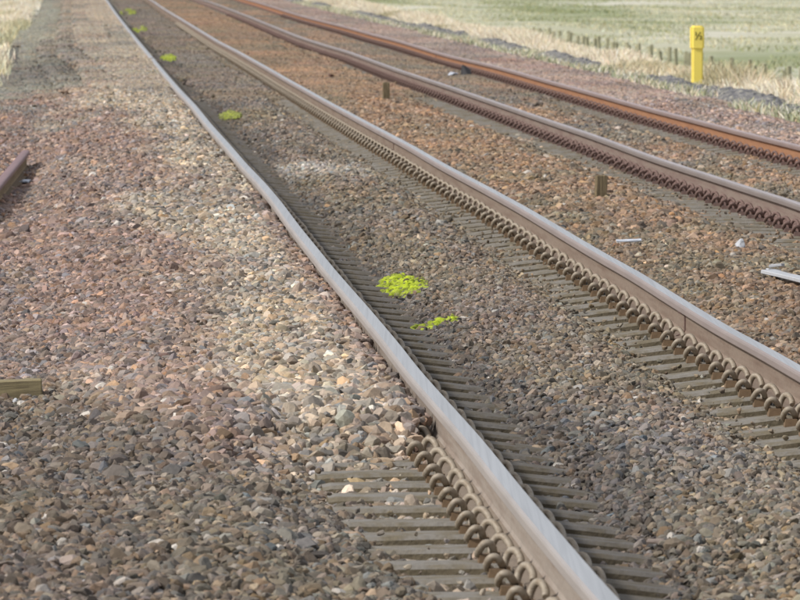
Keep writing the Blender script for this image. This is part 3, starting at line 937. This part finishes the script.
# pale litter by it
p = settle(27, 185)
o = link('litter', lump('litter', 10, .075, .10, .022, 8, M_lit, .4)); o.location = p + Vector((0, 0, .03))
tag(o, 'pale bluish white scrap below the cut rail end at the left edge', 'litter')
# timber at the left edge
p = settle(14, 402); s = p.y / F
me = rough_block('timber_block', 64 * s, .16, 17 * s + .01, 12, 4, .0015, M_timber, bev=.004)
o = link('timber_block', me); o.location = p + Vector((-.02, .08, .005)); o.rotation_euler = (0, -.05, .05)
tag(o, 'olive yellow timber block half buried in stones at the left edge', 'timber')
p = settle(16, 405)
o = link('white_stone', lump('white_stone', 12, .015, .014, .013, 15, M_white)); o.location = p + Vector((0, -.05, .018))
tag(o, 'small white stone in front of the olive timber block', 'stone')
# pale things right of the bright rails
p1 = settle(769, 281); p2 = settle(845, 299)
v = p2 - p1; ln = v.length; z = max(p1.z, p2.z) + .035
me = rough_block('pale_board', .085, ln, .022, 22, 4, .0012, M_white, bev=.004)
o = link('pale_board', me); o.location = ((p1.x + p2.x) / 2 , (p1.y + p2.y) / 2, z)
o.rotation_euler = (0, 0, math.atan2(-v.x, v.y))
tag(o, 'long pale grey board lying on the stones at the right edge between the tracks', 'board')
p = settle(776, 275)
t = empty('pale_fitting', (p.x, p.y, p.z), 'small pale grey discarded fitting of two stacked plates just behind the pale board', 'fitting')
me = rough_block('plate', .075, .06, .016, 31, 1, .001, M_white, bev=.003)
for i, (dx, dz, rz) in enumerate(((-.012, .018, .2), (.006, .045, -.3))):
    c = link('plate', me); c.parent = t; c.location = (dx, 0, dz); c.rotation_euler = (0, .1 - .2 * i, rz)
p = settle(629, 247)
me = rough_block('white_strip', .15, .05, .012, 41, 3, .001, M_lit, bev=.003)
o = link('white_strip', me); o.location = p + Vector((0, 0, .032)); o.rotation_euler = (.1, -.03, .05)
tag(o, 'thin flat white strip on the stones between the tracks, left of the concrete chunk', 'litter')
p = settle(740, 250)
o = link('concrete_chunk', lump('concrete_chunk', 9, .045, .08, .04, 44, M_white)); o.location = p + Vector((0, 0, .03))
tag(o, 'small pale grey concrete chunk on the stones above the pale board', 'chunk')
p = settle(341, 265)
o = link('litter', lump('litter', 10, .012, .02, .012, 48, M_lit, .4)); o.location = p + Vector((0, 0, .02))
tag(o, 'tiny white scrap on the sleepers right beside the nearest bright rail', 'litter')
# litter and black plastic beside the far rail
p = settle(452, 76)
o = link('litter', lump('litter', 14, .09, .3, .035, 51, M_lit, .9)); o.location = p + Vector((0, 0, .03))
tag(o, 'crumpled pale litter beside the black plastic, between the brown rails', 'litter')
p = settle(470, 77)
bm = bmesh.new()
R = random.Random(5)
bmesh.ops.create_cone(bm, cap_ends=True, segments=14, radius1=.15, radius2=.02, depth=.17)
for v_ in bm.verts: v_.co = (v_.co.x * 1.0 + (-.10 if v_.co.z > 0 else 0), v_.co.y * 1.6, v_.co.z + .09); v_.co += Vector((R.gauss(0, .008),) * 3)
me = bpy.data.meshes.new('black_plastic'); bm.to_mesh(me); bm.free(); me.materials.append(M_black)
o = link('black_plastic', me); o.location = p
tag(o, 'dark triangular scrap of black plastic against the foot of the orange rusty rail', 'plastic scrap')

# yellow marker post
pY = 127 * YS
pz = float(ground_z((697 - 400) / F * pY - float(rail1(pY)), pY))
px = (697 - 400) / F * pY; s = pY / F
mp_ = empty('marker_post', (px, pY, pz), 'yellow marker post standing in the dry grass behind the dark bank', 'marker post')
ztop = CAMH - (25.5 - HZ) * s - pz; zhead = CAMH - (48 - HZ) * s - pz
def rounded_prism(w, d, z0, z1, rad, top=0.0, seg=3):
    bm = bmesh.new()
    add_box(bm, -w / 2, w / 2, -d / 2, d / 2, z0, z1)
    ve = [e for e in bm.edges if abs(e.verts[0].co.z - e.verts[1].co.z) > .01]
    bmesh.ops.bevel(bm, geom=ve, offset=rad, segments=seg, affect='EDGES')
    if top:
        te = [e for e in bm.edges if e.verts[0].co.z > z1 - .001 and e.verts[1].co.z > z1 - .001]
        bmesh.ops.bevel(bm, geom=te, offset=top, segments=3, affect='EDGES')
    bmesh.ops.recalc_face_normals(bm, faces=bm.faces)
    me = bpy.data.meshes.new('post'); bm.to_mesh(me); bm.free(); me.materials.append(M_yel); return me
shaft = link('shaft', rounded_prism(11 * s, .11, -.1, zhead + .005, .02)); shaft.parent = mp_
headp = link('head_panel', rounded_prism(13.5 * s, .145, zhead, ztop, .03, .02)); headp.parent = mp_
for e_ in (shaft, headp): e_.rotation_euler = (0, 0, .12)
cu = bpy.data.curves.new('marking', 'FONT'); cu.body = '\u00bd'; cu.size = .15; cu.extrude = .002; cu.align_x = 'CENTER'; cu.align_y = 'CENTER'
tmp = bpy.data.objects.new('marking_text', cu); col.objects.link(tmp)
dg = bpy.context.evaluated_depsgraph_get(); me = bpy.data.meshes.new_from_object(tmp.evaluated_get(dg)); bpy.data.objects.remove(tmp)
me.materials.clear(); me.materials.append(M_ink)
mk = link('marking', me); mk.parent = headp
mk.location = (.012, -.0755, (ztop + zhead) / 2 + .01); mk.rotation_euler = (math.pi / 2, 0, 0)

# fence in the field
fence = empty('wire_fence', wp(14.2, 150, -2.0), 'old post and wire fence in the field behind the dry grass', 'fence')
pm = [rough_block('post', .09, .08, 1.15, 60 + i, 3, .006, None, bev=.012) for i in range(4)]
M_fp = mat('fence_post_wood', base=srgb(168, 164, 138), rough=.95, noise=[((40, 40, 5), srgb(136, 134, 112), .4, .65, .9, 'o')])
for m in pm: m.materials.append(M_fp)
Yf = 180 * YS; i = 0; tops = []
while Yf < 285:
    xpx = 400 + F * (rail1(Yf) + 14.2) / Yf
    u = 14.2 + random.uniform(-.1, .1); z = float(ground_z(u, Yf))
    skip = (700 < xpx < 755 and random.random() < .6)
    if not skip:
        o = link('post', pm[i % 4]); o.location = wp(u, Yf, z + .02 + random.uniform(-.08, .06)); o.rotation_euler = (random.gauss(0, .04), random.gauss(0, .05), random.uniform(0, 3))
        child(o, fence)
        tops.append((float(rail1(Yf)) + u, Yf, z))
    Yf += 2.6 + random.uniform(-.2, .25); i += 1
M_wire = mat('fence_wire', base=srgb(120, 115, 105), rough=.6, metal=.6)
for hh in (.3, .6, .92):
    V = []; f = []
    for q, (x, y, z) in enumerate(tops):
        for (a_, b_) in ((-.004, -.004), (.004, -.004), (.004, .004), (-.004, .004)): V.append((x + a_ - .05, y, z + hh + b_))
        if q:
            for e_ in range(4):
                g_ = (e_ + 1) % 4; f.append(((q - 1) * 4 + e_, q * 4 + e_, q * 4 + g_, (q - 1) * 4 + g_))
    o = link('wire', np_mesh('wire', V, f), None, M_wire); child(o, fence)
